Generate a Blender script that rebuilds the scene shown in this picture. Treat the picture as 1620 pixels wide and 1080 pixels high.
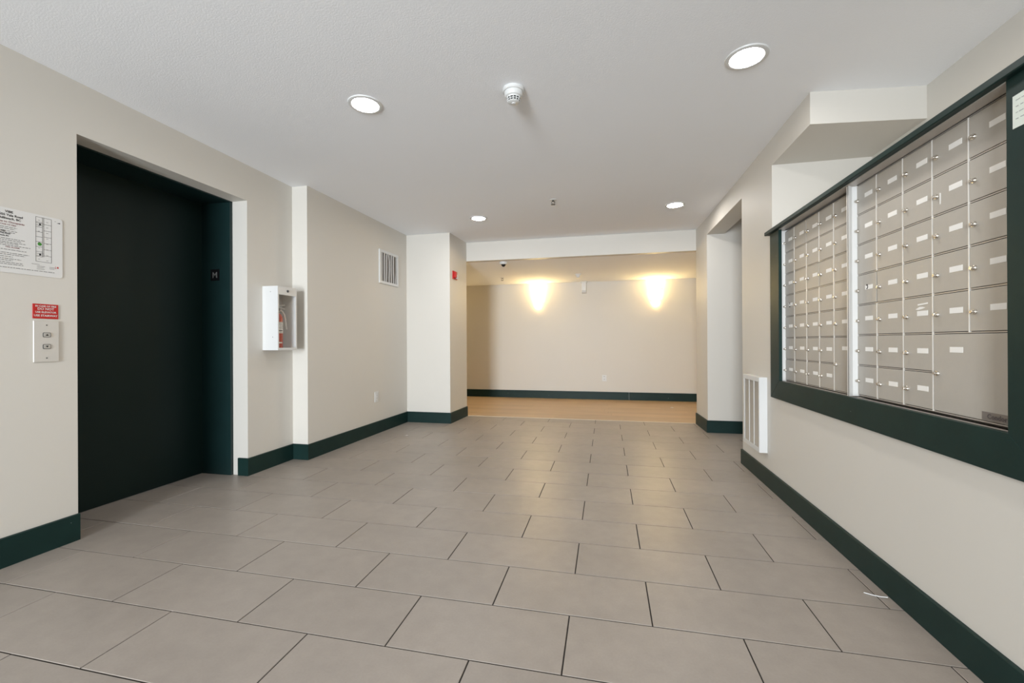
import bpy, bmesh, math, random
from mathutils import Vector, Matrix
random.seed(7)
SC = bpy.context.scene
COL = SC.collection
for o in list(bpy.data.objects):
    bpy.data.objects.remove(o)

# ------------------------------------------------------------------ camera
cam_d = bpy.data.cameras.new('camera'); cam = bpy.data.objects.new('camera', cam_d); COL.objects.link(cam)
_r = Vector((0.97638183, 0.21600292, -0.00461069)); _u = Vector((0.00464755, 0.00033731, 0.99998914)); _f = Vector((-0.21600213, 0.97639266, 0.00067454))
cam.matrix_world = Matrix(((_r.x, _u.x, -_f.x, 0), (_r.y, _u.y, -_f.y, 0), (_r.z, _u.z, -_f.z, 1.0665), (0, 0, 0, 1)))
cam_d.sensor_width = 36.0; cam_d.lens = 36.0 * 674.3 / 1620.0; cam_d.clip_start = 0.02
SC.camera = cam

# ------------------------------------------------------------------ world, light, exposure
w = bpy.data.worlds.new('daylight_sky'); SC.world = w; w.use_nodes = True
w.node_tree.nodes['Background'].inputs[0].default_value = (0.80, 0.90, 1.0, 1)
w.node_tree.nodes['Background'].inputs[1].default_value = 1.0
SC.view_settings.view_transform = 'Standard'; SC.view_settings.look = 'None'
SC.view_settings.gamma = 1.0; SC.view_settings.use_curve_mapping = False
SC.view_settings.exposure = 0.10
ld = bpy.data.lights.new('assumed_entrance_daylight', 'AREA'); ld.shape = 'RECTANGLE'; ld.size = 1.35; ld.size_y = 2.1  # area lamp for daylight assumed to come through the unseen street door
ld.energy = 178; ld.spread = math.radians(88); ld.color = (0.87, 0.94, 1.0)
lo = bpy.data.objects.new('assumed_entrance_daylight', ld); COL.objects.link(lo)
lo.location = (-1.20, -4.85, 1.12); lo.rotation_euler = (math.radians(90), 0, 0)
lo['kind'] = 'structure'
LENS_POWER = 128.0      # recessed ceiling lamps
SCONCE_POWER = 38.0    # wall sconces

# ------------------------------------------------------------------ materials
def mat(name, col, rough=0.6, metal=0.0, spec=0.5, bump=None, mottle=None, emit=None, vary=0.0, specks=None, coat=0.0):
    m = bpy.data.materials.new(name); m.use_nodes = True
    nt = m.node_tree; b = nt.nodes['Principled BSDF']
    b.inputs['Roughness'].default_value = rough; b.inputs['Metallic'].default_value = metal
    b.inputs['Specular IOR Level'].default_value = spec
    b.inputs['Coat Weight'].default_value = coat
    tc = nt.nodes.new('ShaderNodeTexCoord')
    geo = nt.nodes.new('ShaderNodeNewGeometry')
    out = None
    def rgb(c):
        n = nt.nodes.new('ShaderNodeRGB'); n.outputs[0].default_value = (*c, 1); return n.outputs[0]
    cur = rgb(col)
    if mottle:                                   # (scale, amount): soft cloudy tone variation
        for sc, am in mottle:
            n = nt.nodes.new('ShaderNodeTexNoise'); n.inputs['Scale'].default_value = sc; n.inputs['Detail'].default_value = 5
            nt.links.new(geo.outputs['Position'], n.inputs['Vector'])
            mr = nt.nodes.new('ShaderNodeMapRange'); mr.inputs[1].default_value = 0.3; mr.inputs[2].default_value = 0.7
            mr.inputs[3].default_value = 1 - am; mr.inputs[4].default_value = 1 + am
            nt.links.new(n.outputs['Fac'], mr.inputs[0])
            mx = nt.nodes.new('ShaderNodeVectorMath'); mx.operation = 'SCALE'
            nt.links.new(cur, mx.inputs[0]); nt.links.new(mr.outputs[0], mx.inputs['Scale']); cur = mx.outputs[0]
    if vary:                                     # each object its own slight tone
        oi = nt.nodes.new('ShaderNodeObjectInfo')
        mr = nt.nodes.new('ShaderNodeMapRange'); mr.inputs[3].default_value = 1 - vary; mr.inputs[4].default_value = 1 + vary
        nt.links.new(oi.outputs['Random'], mr.inputs[0])
        mx = nt.nodes.new('ShaderNodeVectorMath'); mx.operation = 'SCALE'
        nt.links.new(cur, mx.inputs[0]); nt.links.new(mr.outputs[0], mx.inputs['Scale']); cur = mx.outputs[0]
    if specks:                                   # (scale, threshold, colour): paint chips and scuffs
        sc, th, c2 = specks
        n = nt.nodes.new('ShaderNodeTexNoise'); n.inputs['Scale'].default_value = sc; n.inputs['Detail'].default_value = 3
        nt.links.new(geo.outputs['Position'], n.inputs['Vector'])
        mr = nt.nodes.new('ShaderNodeMapRange'); mr.inputs[1].default_value = th; mr.inputs[2].default_value = th + 0.03
        nt.links.new(n.outputs['Fac'], mr.inputs[0])
        mx = nt.nodes.new('ShaderNodeMix'); mx.data_type = 'RGBA'
        nt.links.new(mr.outputs[0], mx.inputs[0]); nt.links.new(cur, mx.inputs[6]); mx.inputs[7].default_value = (*c2, 1); cur = mx.outputs[2]
    nt.links.new(cur, b.inputs['Base Color'])
    if bump:                                     # (scale, strength, distance)
        sc, st, di = bump
        n = nt.nodes.new('ShaderNodeTexNoise'); n.inputs['Scale'].default_value = sc; n.inputs['Detail'].default_value = 4
        nt.links.new(geo.outputs['Position'], n.inputs['Vector'])
        bp = nt.nodes.new('ShaderNodeBump'); bp.inputs['Strength'].default_value = st; bp.inputs['Distance'].default_value = di
        nt.links.new(n.outputs['Fac'], bp.inputs['Height']); nt.links.new(bp.outputs[0], b.inputs['Normal'])
    if emit:
        b.inputs['Emission Color'].default_value = (*emit[0], 1); b.inputs['Emission Strength'].default_value = emit[1]
    return m

M_WALL = mat('painted_drywall', (0.658, 0.626, 0.570), 0.55, bump=(260, 0.06, 0.001), mottle=[(1.1, 0.012)])
M_CEIL = mat('textured_ceiling', (0.91, 0.922, 0.945), 0.9, spec=0.2, bump=(130, 0.22, 0.004), mottle=[(0.8, 0.01)])
M_GREEN = mat('dark_green_paint', (0.0075, 0.0255, 0.0225), 0.44, spec=0.20, mottle=[(9, 0.10)], bump=(14, 0.05, 0.002), specks=(38, 0.755, (0.35, 0.40, 0.38)))
M_DOOR = mat('dark_green_door_paint', (0.0050, 0.0145, 0.0135), 0.42, spec=0.20, mottle=[(1.5, 0.05)])
M_DOORFR = mat('dark_green_frame_enamel', (0.0075, 0.0225, 0.0225), 0.35, spec=0.35, mottle=[(6, 0.08)])
M_TILE = mat('porcelain_tile', (0.335, 0.293, 0.257), 0.40, spec=0.5, mottle=[(2.6, 0.06), (14, 0.045), (120, 0.03)], vary=0.035, bump=(60, 0.03, 0.001))
M_GROUT = mat('dark_grout', (0.020, 0.016, 0.013), 0.9)
M_WOOD = None
M_WHITE = mat('white_enamel', (0.69, 0.69, 0.68), 0.35)
M_WHITEP = mat('white_plastic', (0.68, 0.68, 0.665), 0.4)
M_BLACK = mat('black_plastic', (0.006, 0.006, 0.007), 0.25)
M_SLOT = mat('dark_recess', (0.008, 0.008, 0.008), 0.8)
M_MAIL = mat('anodised_mailbox_metal', (0.450, 0.418, 0.372), 0.42, metal=0.06, mottle=[(7, 0.02), (55, 0.012)], vary=0.02)
M_MAILRAIL = mat('mailbox_rail_metal', (0.46, 0.42, 0.375), 0.35, metal=0.2)
M_STRIP = mat('satin_aluminium_strip', (0.74, 0.71, 0.66), 0.3, metal=0.1)
M_FLANGE = mat('pale_aluminium_flange', (0.72, 0.71, 0.69), 0.32)
M_GAP = mat('mailbox_shadow_gap', (0.035, 0.028, 0.022), 0.8)
M_CHROME = mat('brushed_nickel', (0.70, 0.66, 0.60), 0.22, metal=1.0)
M_LABEL = mat('label_paper', (0.88, 0.86, 0.82), 0.6)
M_INK = mat('black_ink', (0.018, 0.017, 0.018), 0.7)
M_GREYINK = mat('grey_ink', (0.15, 0.145, 0.14), 0.7)
M_PENCIL = mat('faded_pen', (0.36, 0.38, 0.36), 0.7)
M_PURPINK = mat('maroon_ink', (0.25, 0.10, 0.10), 0.7)
M_GREENINK = mat('green_ink', (0.05, 0.25, 0.03), 0.6)
M_RED = mat('red_enamel', (0.50, 0.018, 0.016), 0.35)
M_REDEX = mat('red_extinguisher_paint', (0.50, 0.045, 0.025), 0.25)
M_SIGNW = mat('white_sign_plastic', (0.72, 0.71, 0.69), 0.35)
M_STEEL = mat('satin_call_plate', (0.66, 0.63, 0.58), 0.35, metal=0.15)
M_BTN = mat('call_button_face', (0.55, 0.53, 0.49), 0.3, metal=0.3)
M_DARKMET = mat('dark_metal', (0.10, 0.10, 0.10), 0.35, metal=0.8)
M_GREYHOSE = mat('pale_grey_hose', (0.66, 0.65, 0.62), 0.5)
M_MESHBACK = mat('heater_mesh_back', (0.20, 0.18, 0.16), 0.7)
M_FILTER = mat('grey_filter_slat', (0.46, 0.45, 0.44), 0.6)
M_LOUVRE = mat('beige_louvre', (0.64, 0.59, 0.52), 0.5)
M_PAPER = mat('pale_notice_paper', (0.72, 0.77, 0.70), 0.7, mottle=[(30, 0.02)])
M_BADGE = mat('grey_badge', (0.24, 0.215, 0.20), 0.4, metal=0.3)
M_BADGETXT = mat('badge_lettering', (0.10, 0.085, 0.085), 0.5)
M_CONC = mat('concrete_pavement', (0.45, 0.44, 0.42), 0.9, mottle=[(3, 0.05)])
M_LENS = mat('lamp_lens', (0.9, 0.9, 0.9), 0.4, emit=((1.0, 0.975, 0.94), LENS_POWER))
M_SCONCE = mat('lit_glass_shade', (0.9, 0.85, 0.75), 0.4, emit=((1.0, 0.72, 0.31), SCONCE_POWER))

def wood_mat():
    m = bpy.data.materials.new('light_oak_laminate'); m.use_nodes = True
    nt = m.node_tree; b = nt.nodes['Principled BSDF']; b.inputs['Roughness'].default_value = 0.38
    geo = nt.nodes.new('ShaderNodeNewGeometry'); mp = nt.nodes.new('ShaderNodeMapping'); mp.inputs['Scale'].default_value = (1.2, 22, 22)
    oi = nt.nodes.new('ShaderNodeObjectInfo')
    ad = nt.nodes.new('ShaderNodeVectorMath'); ad.operation = 'ADD'
    sc = nt.nodes.new('ShaderNodeMath'); sc.operation = 'MULTIPLY'; sc.inputs[1].default_value = 37.0
    nt.links.new(oi.outputs['Random'], sc.inputs[0])
    nt.links.new(geo.outputs['Position'], mp.inputs[0]); nt.links.new(mp.outputs[0], ad.inputs[0]); nt.links.new(sc.outputs[0], ad.inputs[1])
    n = nt.nodes.new('ShaderNodeTexNoise'); n.inputs['Scale'].default_value = 1.6; n.inputs['Detail'].default_value = 6
    nt.links.new(ad.outputs[0], n.inputs['Vector'])
    cr = nt.nodes.new('ShaderNodeValToRGB'); cr.color_ramp.elements[0].position = 0.3; cr.color_ramp.elements[0].color = (0.43, 0.300, 0.180, 1)
    cr.color_ramp.elements[1].position = 0.7; cr.color_ramp.elements[1].color = (0.54, 0.395, 0.255, 1)
    nt.links.new(n.outputs['Fac'], cr.inputs[0])
    mr = nt.nodes.new('ShaderNodeMapRange'); mr.inputs[3].default_value = 0.93; mr.inputs[4].default_value = 1.07
    nt.links.new(oi.outputs['Random'], mr.inputs[0])
    mx = nt.nodes.new('ShaderNodeVectorMath'); mx.operation = 'SCALE'
    nt.links.new(cr.outputs[0], mx.inputs[0]); nt.links.new(mr.outputs[0], mx.inputs['Scale']); nt.links.new(mx.outputs[0], b.inputs['Base Color'])
    return m
M_WOOD = wood_mat()

def glass_mat(name, gloss=0.08, tint=(1, 1, 1)):
    m = bpy.data.materials.new(name); m.use_nodes = True; nt = m.node_tree
    for n in list(nt.nodes): nt.nodes.remove(n)
    o = nt.nodes.new('ShaderNodeOutputMaterial'); mx = nt.nodes.new('ShaderNodeMixShader'); t = nt.nodes.new('ShaderNodeBsdfTransparent'); g = nt.nodes.new('ShaderNodeBsdfGlossy')
    t.inputs[0].default_value = (*tint, 1); g.inputs['Roughness'].default_value = 0.03; mx.inputs[0].default_value = gloss
    nt.links.new(t.outputs[0], mx.inputs[1]); nt.links.new(g.outputs[0], mx.inputs[2]); nt.links.new(mx.outputs[0], o.inputs[0])
    return m
M_GLASS = glass_mat('clear_pane')

# ------------------------------------------------------------------ mesh helpers
def box(bm, x0, x1, y0, y1, z0, z1):
    vs = [bm.verts.new((x, y, z)) for z in (z0, z1) for x, y in ((x0, y0), (x1, y0), (x1, y1), (x0, y1))]
    for f in ((3, 2, 1, 0), (4, 5, 6, 7), (0, 1, 5, 4), (1, 2, 6, 5), (2, 3, 7, 6), (3, 0, 4, 7)):
        bm.faces.new([vs[i] for i in f])
def prism(bm, poly, a, b, axis='z'):
    """extrude a polygon along an axis from a to b; poly gives the other two coordinates in order"""
    def P(p, t):
        return {'z': (p[0], p[1], t), 'x': (t, p[0], p[1]), 'y': (p[0], t, p[1])}[axis]
    n = len(poly); A = [bm.verts.new(P(p, a)) for p in poly]; B = [bm.verts.new(P(p, b)) for p in poly]
    bm.faces.new(A[::-1]); bm.faces.new(B)
    for i in range(n):
        j = (i + 1) % n; bm.faces.new((A[i], A[j], B[j], B[i]))
def lathe(bm, prof, seg=32, origin=(0, 0, 0), axis='z', arc=2 * math.pi, start=0.0):
    """prof: list of (radius, height)"""
    rings = []
    full = abs(arc - 2 * math.pi) < 1e-6
    cnt = seg if full else seg + 1
    ox, oy, oz = origin
    for r, h in prof:
        ring = []
        for k in range(cnt):
            t = start + arc * k / seg; c, s = r * math.cos(t), r * math.sin(t)
            p = {'z': (c, s, h), 'x': (h, c, s), 'y': (c, h, s)}[axis]
            ring.append(bm.verts.new((ox + p[0], oy + p[1], oz + p[2])))
        rings.append(ring)
    for a, b in zip(rings, rings[1:]):
        for k in range(seg if full else seg):
            j = (k + 1) % cnt
            bm.faces.new((a[k], a[j], b[j], b[k]))
    return rings
def tube(bm, pts, r, seg=8):
    pts = [Vector(p) for p in pts]; prev = None
    for i, p in enumerate(pts):
        d = (pts[min(i + 1, len(pts) - 1)] - pts[max(i - 1, 0)]).normalized()
        a = d.cross(Vector((0.31, 0.17, 0.93))).normalized(); b = d.cross(a)
        ring = [bm.verts.new(p + r * (a * math.cos(2 * math.pi * k / seg) + b * math.sin(2 * math.pi * k / seg))) for k in range(seg)]
        if prev:
            for k in range(seg): bm.faces.new((prev[k], prev[(k + 1) % seg], ring[(k + 1) % seg], ring[k]))
        else: bm.faces.new(ring[::-1])
        prev = ring
    bm.faces.new(prev)
def build(name, fn, m, parent=None, bevel=0.0, smooth=False, label=None, seg=1):
    bm = bmesh.new(); fn(bm) if callable(fn) else [box(bm, *b) for b in fn]
    bmesh.ops.recalc_face_normals(bm, faces=bm.faces[:])
    if bevel: bmesh.ops.bevel(bm, geom=bm.edges[:], offset=bevel, segments=seg, profile=0.5, affect='EDGES')
    me = bpy.data.meshes.new(name)
    if smooth:
        for f in bm.faces: f.smooth = True
        for e in bm.edges:
            if len(e.link_faces) == 2 and e.calc_face_angle(0) > 0.6: e.smooth = False
    bm.to_mesh(me); bm.free(); me.materials.append(m)
    o = bpy.data.objects.new(name, me); COL.objects.link(o)
    if parent: put(o, parent)
    if label: o['label'] = label
    return o
def put(o, parent):
    o.parent = parent; o.matrix_parent_inverse = WORLD[parent.name].inverted()
WORLD = {}
class _W(dict):
    def __missing__(self, k):
        o = bpy.data.objects[k]; m = Matrix.Translation(o.location)
        p = o.parent
        return m if p is None else (WORLD[p.name] @ o.matrix_parent_inverse @ m)
WORLD = _W()
def thing(name, label, cat, loc, group=None):
    o = bpy.data.objects.new(name, None); COL.objects.link(o); o.location = loc; o.empty_display_size = 0.05
    o['label'] = label; o['category'] = cat
    if group: o['group'] = group
    return o
def tag(o, label, cat, group=None):
    o['label'] = label; o['category'] = cat
    if group: o['group'] = group
    return o
def struct(name, fn, m, parent=None, bevel=0.0, label=None):
    o = build(name, fn, m, parent, bevel, label=label)
    if parent is None: o['kind'] = 'structure'
    return o
def copy_tree(o, parent=None):
    c = o.copy(); COL.objects.link(c); c.parent = parent
    if parent: c.matrix_parent_inverse = o.matrix_parent_inverse
    for ch in list(o.children): copy_tree(ch, c)
    return c
def text_mesh(bm, s, size, at, right, up, align='CENTER', depth=0.0006, bold=0.0):
    """flat lettering laid on a surface: at = baseline anchor, right/up = directions"""
    cu = bpy.data.curves.new('lettering_curve', 'FONT'); cu.body = s; cu.size = size; cu.align_x = align; cu.resolution_u = 2; cu.offset = bold
    ob = bpy.data.objects.new('lettering_tmp', cu); COL.objects.link(ob)
    dg = bpy.context.evaluated_depsgraph_get(); me = bpy.data.meshes.new_from_object(ob.evaluated_get(dg))
    R, U = Vector(right), Vector(up); N = R.cross(U); A = Vector(at) + N * depth
    base = len(bm.verts)
    vs = [bm.verts.new(A + R * v.co.x + U * v.co.y) for v in me.vertices]
    for p in me.polygons:
        try: bm.faces.new([vs[i] for i in p.vertices])
        except ValueError: pass
    bpy.data.objects.remove(ob); bpy.data.curves.remove(cu); bpy.data.meshes.remove(me)

H = 2.50                      # ceiling height
XL, XR = -2.82, 1.155         # side walls
YN, YB, YF = -4.6, 5.88, 8.0  # near wall, bulkhead, far wall

# ------------------------------------------------------------------ floor
floor = struct('floor', lambda bm: (box(bm, -3.35, 3.2, -2.45, 5.90, -0.06, -0.0025), box(bm, -3.35, 3.2, YN - 0.1, -2.45, -0.06, 0.0)), M_GROUT)
L, W, Y0, J = 0.6200232758, 0.3048, 1.0604, 0.0048
def tile_mesh(bm, x0, x1, y0, y1):
    c = 0.0012
    lo_, hi = -0.0094, 0.0
    A = [bm.verts.new(p) for p in ((x0, y0, lo_), (x1, y0, lo_), (x1, y1, lo_), (x0, y1, lo_))]
    B = [bm.verts.new((p[0], p[1], hi - c)) for p in ((x0, y0), (x1, y0), (x1, y1), (x0, y1))]
    T = [bm.verts.new(p) for p in ((x0 + c, y0 + c, hi), (x1 - c, y0 + c, hi), (x1 - c, y1 - c, hi), (x0 + c, y1 - c, hi))]
    bm.faces.new(T)
    for i in range(4):
        j = (i + 1) % 4; bm.faces.new((A[i], A[j], B[j], B[i])); bm.faces.new((B[i], B[j], T[j], T[i]))
full = None
ntile = 0
for row in range(-12, 16):
    y0 = Y0 + row * W; off = -2.3152 if row % 2 == 0 else -2.0052
    for k in range(-3, 9):
        x0 = off + k * L; x1 = x0 + L
        lim_l = -3.26 if 1.5 < y0 < 2.95 else XL - 0.02
        lim_r = 3.0 if 3.7 < y0 < 5.34 else XR + 0.02
        if x1 < lim_l or x0 > lim_r or y0 + W < -2.4: continue
        ye = min(y0 + W, 5.885)
        if ye < y0 + W - 0.01:
            o = build('tile', lambda bm: tile_mesh(bm, -L / 2 + J / 2, L / 2 - J / 2, -W / 2 + J / 2, ye - y0 - W / 2), M_TILE)
        elif full is None:
            o = build('tile', lambda bm: tile_mesh(bm, -L / 2 + J / 2, L / 2 - J / 2, -W / 2 + J / 2, W / 2 - J / 2), M_TILE); full = o.data
        else:
            o = bpy.data.objects.new('tile', full); COL.objects.link(o)
        o.parent = floor; o.location = (x0 + L / 2, y0 + W / 2, random.uniform(-0.0003, 0.0003)); ntile += 1

wood = struct('floor_wood', [(-4.6, 3.6, 5.90, YF + 0.1, -0.06, -0.003)], M_GROUT)
pw, pl = 0.190, 1.22
for i in range(12):
    ya = 5.902 + i * pw; yb = min(ya + pw - 0.0012, YF)
    if ya > YF - 0.02: break
    xs = -4.55 - random.random() * pl
    while xs < 3.5:
        a, b = max(xs, -4.55), min(xs + pl - 0.0012, 3.5); xs += pl
        if b - a < 0.05: continue
        o = build('plank', [(a, b, ya, yb, -0.011, 0.0)], M_WOOD); o.parent = wood
struct('trim_1', [(-1.985, 1.14, 5.884, 5.904, -0.001, 0.003)], mat('threshold_strip', (0.62, 0.55, 0.44), 0.4))

# ------------------------------------------------------------------ ceilings
struct('ceiling', [(-3.0, 3.1, YN - 0.1, YB + 0.02, H, H + 0.1)], M_CEIL)
struct('ceiling_far', lambda bm: prism(bm, [(YB + 0.1, 2.2355), (YF + 0.05, 2.168), (YF + 0.05, 2.6), (YB + 0.1, 2.6)], -4.6, 3.6, 'x'), M_CEIL)
struct('wall_bulkhead', [(-1.99, 1.15, YB, YB + 0.1, 2.232, H)], M_WALL)

# ------------------------------------------------------------------ walls
OP0, OP1, OPZ = 1.760, 2.890, 2.213        # elevator opening in the left wall
def wl(bm):
    box(bm, XL - 0.14, XL, YN, OP0, 0, H)
    box(bm, XL - 0.14, XL, OP0, OP1, OPZ, H)
    box(bm, XL - 0.14, XL, OP1, 3.42, 0, H)
struct('wall_left', wl, M_WALL)
struct('wall_left_offset', lambda bm: prism(bm, [(-2.96, 3.395), (-2.662, 3.395), (-2.613, 5.28), (-2.96, 5.28)], 0, H), M_WALL)
struct('wall_pillar', lambda bm: prism(bm, [(-4.6, 5.28), (-2.0, 5.28), (-1.972, 5.88), (-4.6, 5.88)], 0, H), M_WALL)
# mailbox wall: solid lower part, openings left for the mailbox banks, ledge and alcove above
MB0, MB1, MBZ0, MBZ1 = 1.50, 3.262, 0.786, 1.822
def wr(bm):
    box(bm, XR, 1.85, 0.2, 4.05, 0, MBZ0)
    box(bm, XR, 1.85, MB1, 4.05, MBZ0, MBZ1)
    box(bm, XR, 1.85, 0.2, MB0, MBZ0, MBZ1)
    box(bm, 1.60, 1.85, MB0, MB1, MBZ0, MBZ1)
    box(bm, XR, 1.85, 3.36, 4.05, MBZ1, H)
    box(bm, XR, 1.85, YN, 0.2, 0, H)
struct('wall_right', wr, M_WALL)
struct('wall_alcove', [(1.77, 1.85, 0.2, 3.36, 1.84, H)], M_WALL)
struct('ceiling_soffit', lambda bm: prism(bm, [(XR, 2.775), (1.77, 2.85), (1.77, 3.36), (XR, 3.36)], 2.314, H), M_WALL)
struct('trim_2', [(XR, 1.77, 0.2, 3.36, MBZ1, 1.840)], M_WALL)      # the ledge over the mailboxes
struct('wall_niche_header', lambda bm: prism(bm, [(XR, 4.05), (1.345, 4.05), (1.335, 5.34), (1.15, 5.34)], 2.305, H), M_WALL)
struct('wall_column', lambda bm: prism(bm, [(1.15, 5.34), (3.2, 5.36), (3.2, 5.90), (1.135, 5.88)], 0, H), M_WALL)
struct('wall_niche', [(3.0, 3.1, 4.0, 5.36, 0, H)], M_WALL)
struct('wall_niche_near', [(1.85, 3.1, 3.95, 4.05, 0, H)], M_WALL)
struct('wall_far', [(-4.6, 3.6, YF, YF + 0.1, 0, 2.6)], M_WALL)
struct('wall_far_left', [(-4.7, -4.55, 5.8, YF + 0.1, 0, 2.6)], M_WALL)
struct('wall_far_right', [(3.5, 3.65, 5.3, YF + 0.1, 0, 2.6)], M_WALL)
struct('wall_far_return', [(3.2, 3.6, 5.80, 5.90, 0, 2.6)], M_WALL)
EX0, EX1, EXZ = -1.95, -0.45, 2.22
def wn(bm):
    box(bm, -2.96, EX0, YN - 0.1, YN, 0, H); box(bm, EX1, 1.85, YN - 0.1, YN, 0, H); box(bm, EX0, EX1, YN - 0.1, YN, EXZ, H)
struct('wall_near', wn, M_WALL)

# assumed glazed street door, unseen behind the camera, that lets the daylight in
d2 = bpy.data.objects.new('door_2', None); COL.objects.link(d2); d2.location = (-1.20, YN - 0.06, 0); d2['kind'] = 'structure'; d2['label'] = 'assumed glazed street entrance with dark green frame, unseen behind the viewer'
def fr2(bm):
    y0, y1 = YN - 0.09, YN - 0.03
    box(bm, EX0, EX0 + 0.06, y0, y1, 0, EXZ); box(bm, EX1 - 0.06, EX1, y0, y1, 0, EXZ)
    box(bm, EX0 + 0.06, EX1 - 0.06, y0, y1, EXZ - 0.06, EXZ); box(bm, EX0 + 0.06, EX1 - 0.06, y0, y1, 0, 0.05)
build('door_frame', fr2, M_DOORFR, d2)
build('pane', [(EX0 + 0.06, EX1 - 0.06, YN - 0.063, YN - 0.057, 0.05, EXZ - 0.06)], M_GLASS, d2)
struct('ground_outside', [(-8, 8, -10, YN - 0.1, -0.12, -0.02)], M_CONC)

# ------------------------------------------------------------------ baseboards
BH, BT = 0.142, 0.014
def bb(name, pts, h=BH, t=BT, flip=1):
    """a board along a polyline, standing off the wall to the left of the walking direction (flip=-1: right)"""
    P = [Vector(p) for p in pts]; n = len(P); offs = []
    for i in range(n):
        ds = []
        if i > 0: ds.append((P[i] - P[i - 1]).normalized())
        if i < n - 1: ds.append((P[i + 1] - P[i]).normalized())
        ns = [Vector((-d.y, d.x)) * flip for d in ds]
        m = ns[0] if len(ns) == 1 else (ns[0] + ns[1]) / (1 + ns[0].dot(ns[1]))
        offs.append(P[i] + m * t)
    def f(bm):
        c = 0.003
        def ring(i):
            a, b = P[i], offs[i]; k = (b - a) * (1 - c / t)
            return [bm.verts.new(q) for q in ((a.x, a.y, 0.0005), (b.x, b.y, 0.0005), (b.x, b.y, h - c), (a.x + k.x, a.y + k.y, h), (a.x, a.y, h))]
        pr = ring(0); bm.faces.new(pr)
        for i in range(1, n):
            q = ring(i)
            for j in range(5): bm.faces.new((pr[j], pr[(j + 1) % 5], q[(j + 1) % 5], q[j]))
            pr = q
        bm.faces.new(pr[::-1])
    return struct(name, f, M_GREEN)
bb('baseboard_left', [(XL, YN), (XL, OP0 + 0.002)], flip=-1)
bb('baseboard_left', [(XL - 0.085, OP1), (XL, OP1), (XL, 3.395), (-2.662, 3.395), (-2.613, 5.28), (-2.0, 5.28), (-1.972, 5.875)], h=0.140, flip=-1)
bb('baseboard_right', [(XR, YN), (XR, 4.05), (1.80, 4.05)], h=0.125)
bb('baseboard_niche', [(2.98, 5.358), (1.15, 5.34), (1.135, 5.88)], h=0.142)
bb('baseboard_far', [(-4.5, YF), (0.395, YF)], flip=-1)
bb('baseboard_far', [(0.399, YF), (3.45, YF)], flip=-1)

# ------------------------------------------------------------------ elevator entrance (left wall)
d1 = bpy.data.objects.new('door_1', None); COL.objects.link(d1); d1.location = (-3.24, 2.32, 0); d1['kind'] = 'structure'; d1['label'] = 'dark green steel elevator door recessed in the beige wall'
build('door_panel', [(-3.275, -3.24, 1.72, 2.90, 0.004, 2.215)], M_DOOR, d1)
build('door_jamb', [(-3.28, -2.962, 2.868, 2.96, 0, 2.206)], M_DOORFR, d1, bevel=0.002)
build('door_jamb', [(-3.28, -2.962, 1.69, 1.772, 0, 2.206)], M_DOORFR, d1, bevel=0.002)
build('door_head', [(-3.28, -2.962, 1.69, 2.96, 2.206, 2.36)], M_DOORFR, d1, bevel=0.002)
pl_ = build('floor_marking_plate', [(-3.150, -3.066, 2.8655, 2.868, 1.575, 1.668)], M_BLACK, d1, label='small black plate with a raised letter M')
build('letter', lambda bm: text_mesh(bm, 'M', 0.066, (-3.108, 2.8655, 1.598), (1, 0, 0), (0, 0, 1), depth=0.0012, bold=0.001), M_GREYINK, pl_)

# ------------------------------------------------------------------ mailbox surround
su = thing('mailbox_surround', 'dark green wooden frame with projecting top ledge around the two mailbox banks', 'frame', (XR, 2.4, 0.672))
FX, FY0, FY1, FZ0 = 1.135, 1.372, 3.343, 0.668
IY0, IY1, IZ0, CZ = 1.517, 3.190, 0.795, 1.816
build('frame_board', lambda bm: prism(bm, [(FY1, FZ0), (FY1, CZ), (IY1, CZ), (IY1, IZ0)], FX, XR, 'x'), M_GREEN, su, bevel=0.0012)
build('frame_board', lambda bm: prism(bm, [(FY0, FZ0), (IY0, IZ0), (IY0, CZ), (FY0, CZ)], FX, XR, 'x'), M_GREEN, su, bevel=0.0012)
build('frame_board', lambda bm: prism(bm, [(FY0, FZ0), (FY1, FZ0), (IY1, IZ0), (IY0, IZ0)], FX, XR, 'x'), M_GREEN, su, bevel=0.0012)
build('ledge_board', [(1.113, XR + 0.004, FY0 - 0.02, FY1 + 0.045, CZ, 1.8415)], M_GREEN, su, bevel=0.003)

# ------------------------------------------------------------------ mailbox banks
DX = 1.190                   # door face
def door_geo(bm, wd, ht):
    c = 0.0012; t = 0.006
    A = [(-wd / 2, -ht / 2), (wd / 2, -ht / 2), (wd / 2, ht / 2), (-wd / 2, ht / 2)]
    B = [bm.verts.new((t, y, z)) for y, z in A]; Cc = [bm.verts.new((c, y, z)) for y, z in A]
    T = [bm.verts.new((0, y * (1 - 2 * c / wd), z * (1 - 2 * c / ht))) for y, z in A]
    bm.faces.new(T)
    for i in range(4):
        j = (i + 1) % 4; bm.faces.new((B[i], B[j], Cc[j], Cc[i])); bm.faces.new((Cc[i], Cc[j], T[j], T[i]))
def lock_geo(bm):
    r = lathe(bm, [(0.0095, 0.001), (0.0095, -0.004), (0.0085, -0.0055), (0.0062, -0.0058), (0.0062, -0.012), (0.005, -0.0135)], 16, axis='x')
    bm.faces.new(r[-1])
    box(bm, -0.0142, -0.0132, -0.0007, 0.0007, -0.0035, 0.0035)
def label_geo(bm): box(bm, -0.0008, 0.0002, -0.0285, 0.0285, -0.0098, 0.0098)
def rawmesh(name, fn, m, smooth=False):
    o = build(name, fn, m, smooth=smooth); me = o.data; bpy.data.objects.remove(o); return me
ME_LOCK = rawmesh('lock', lock_geo, M_CHROME, True)
ME_LABEL = rawmesh('name_label', label_geo, M_LABEL)
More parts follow.
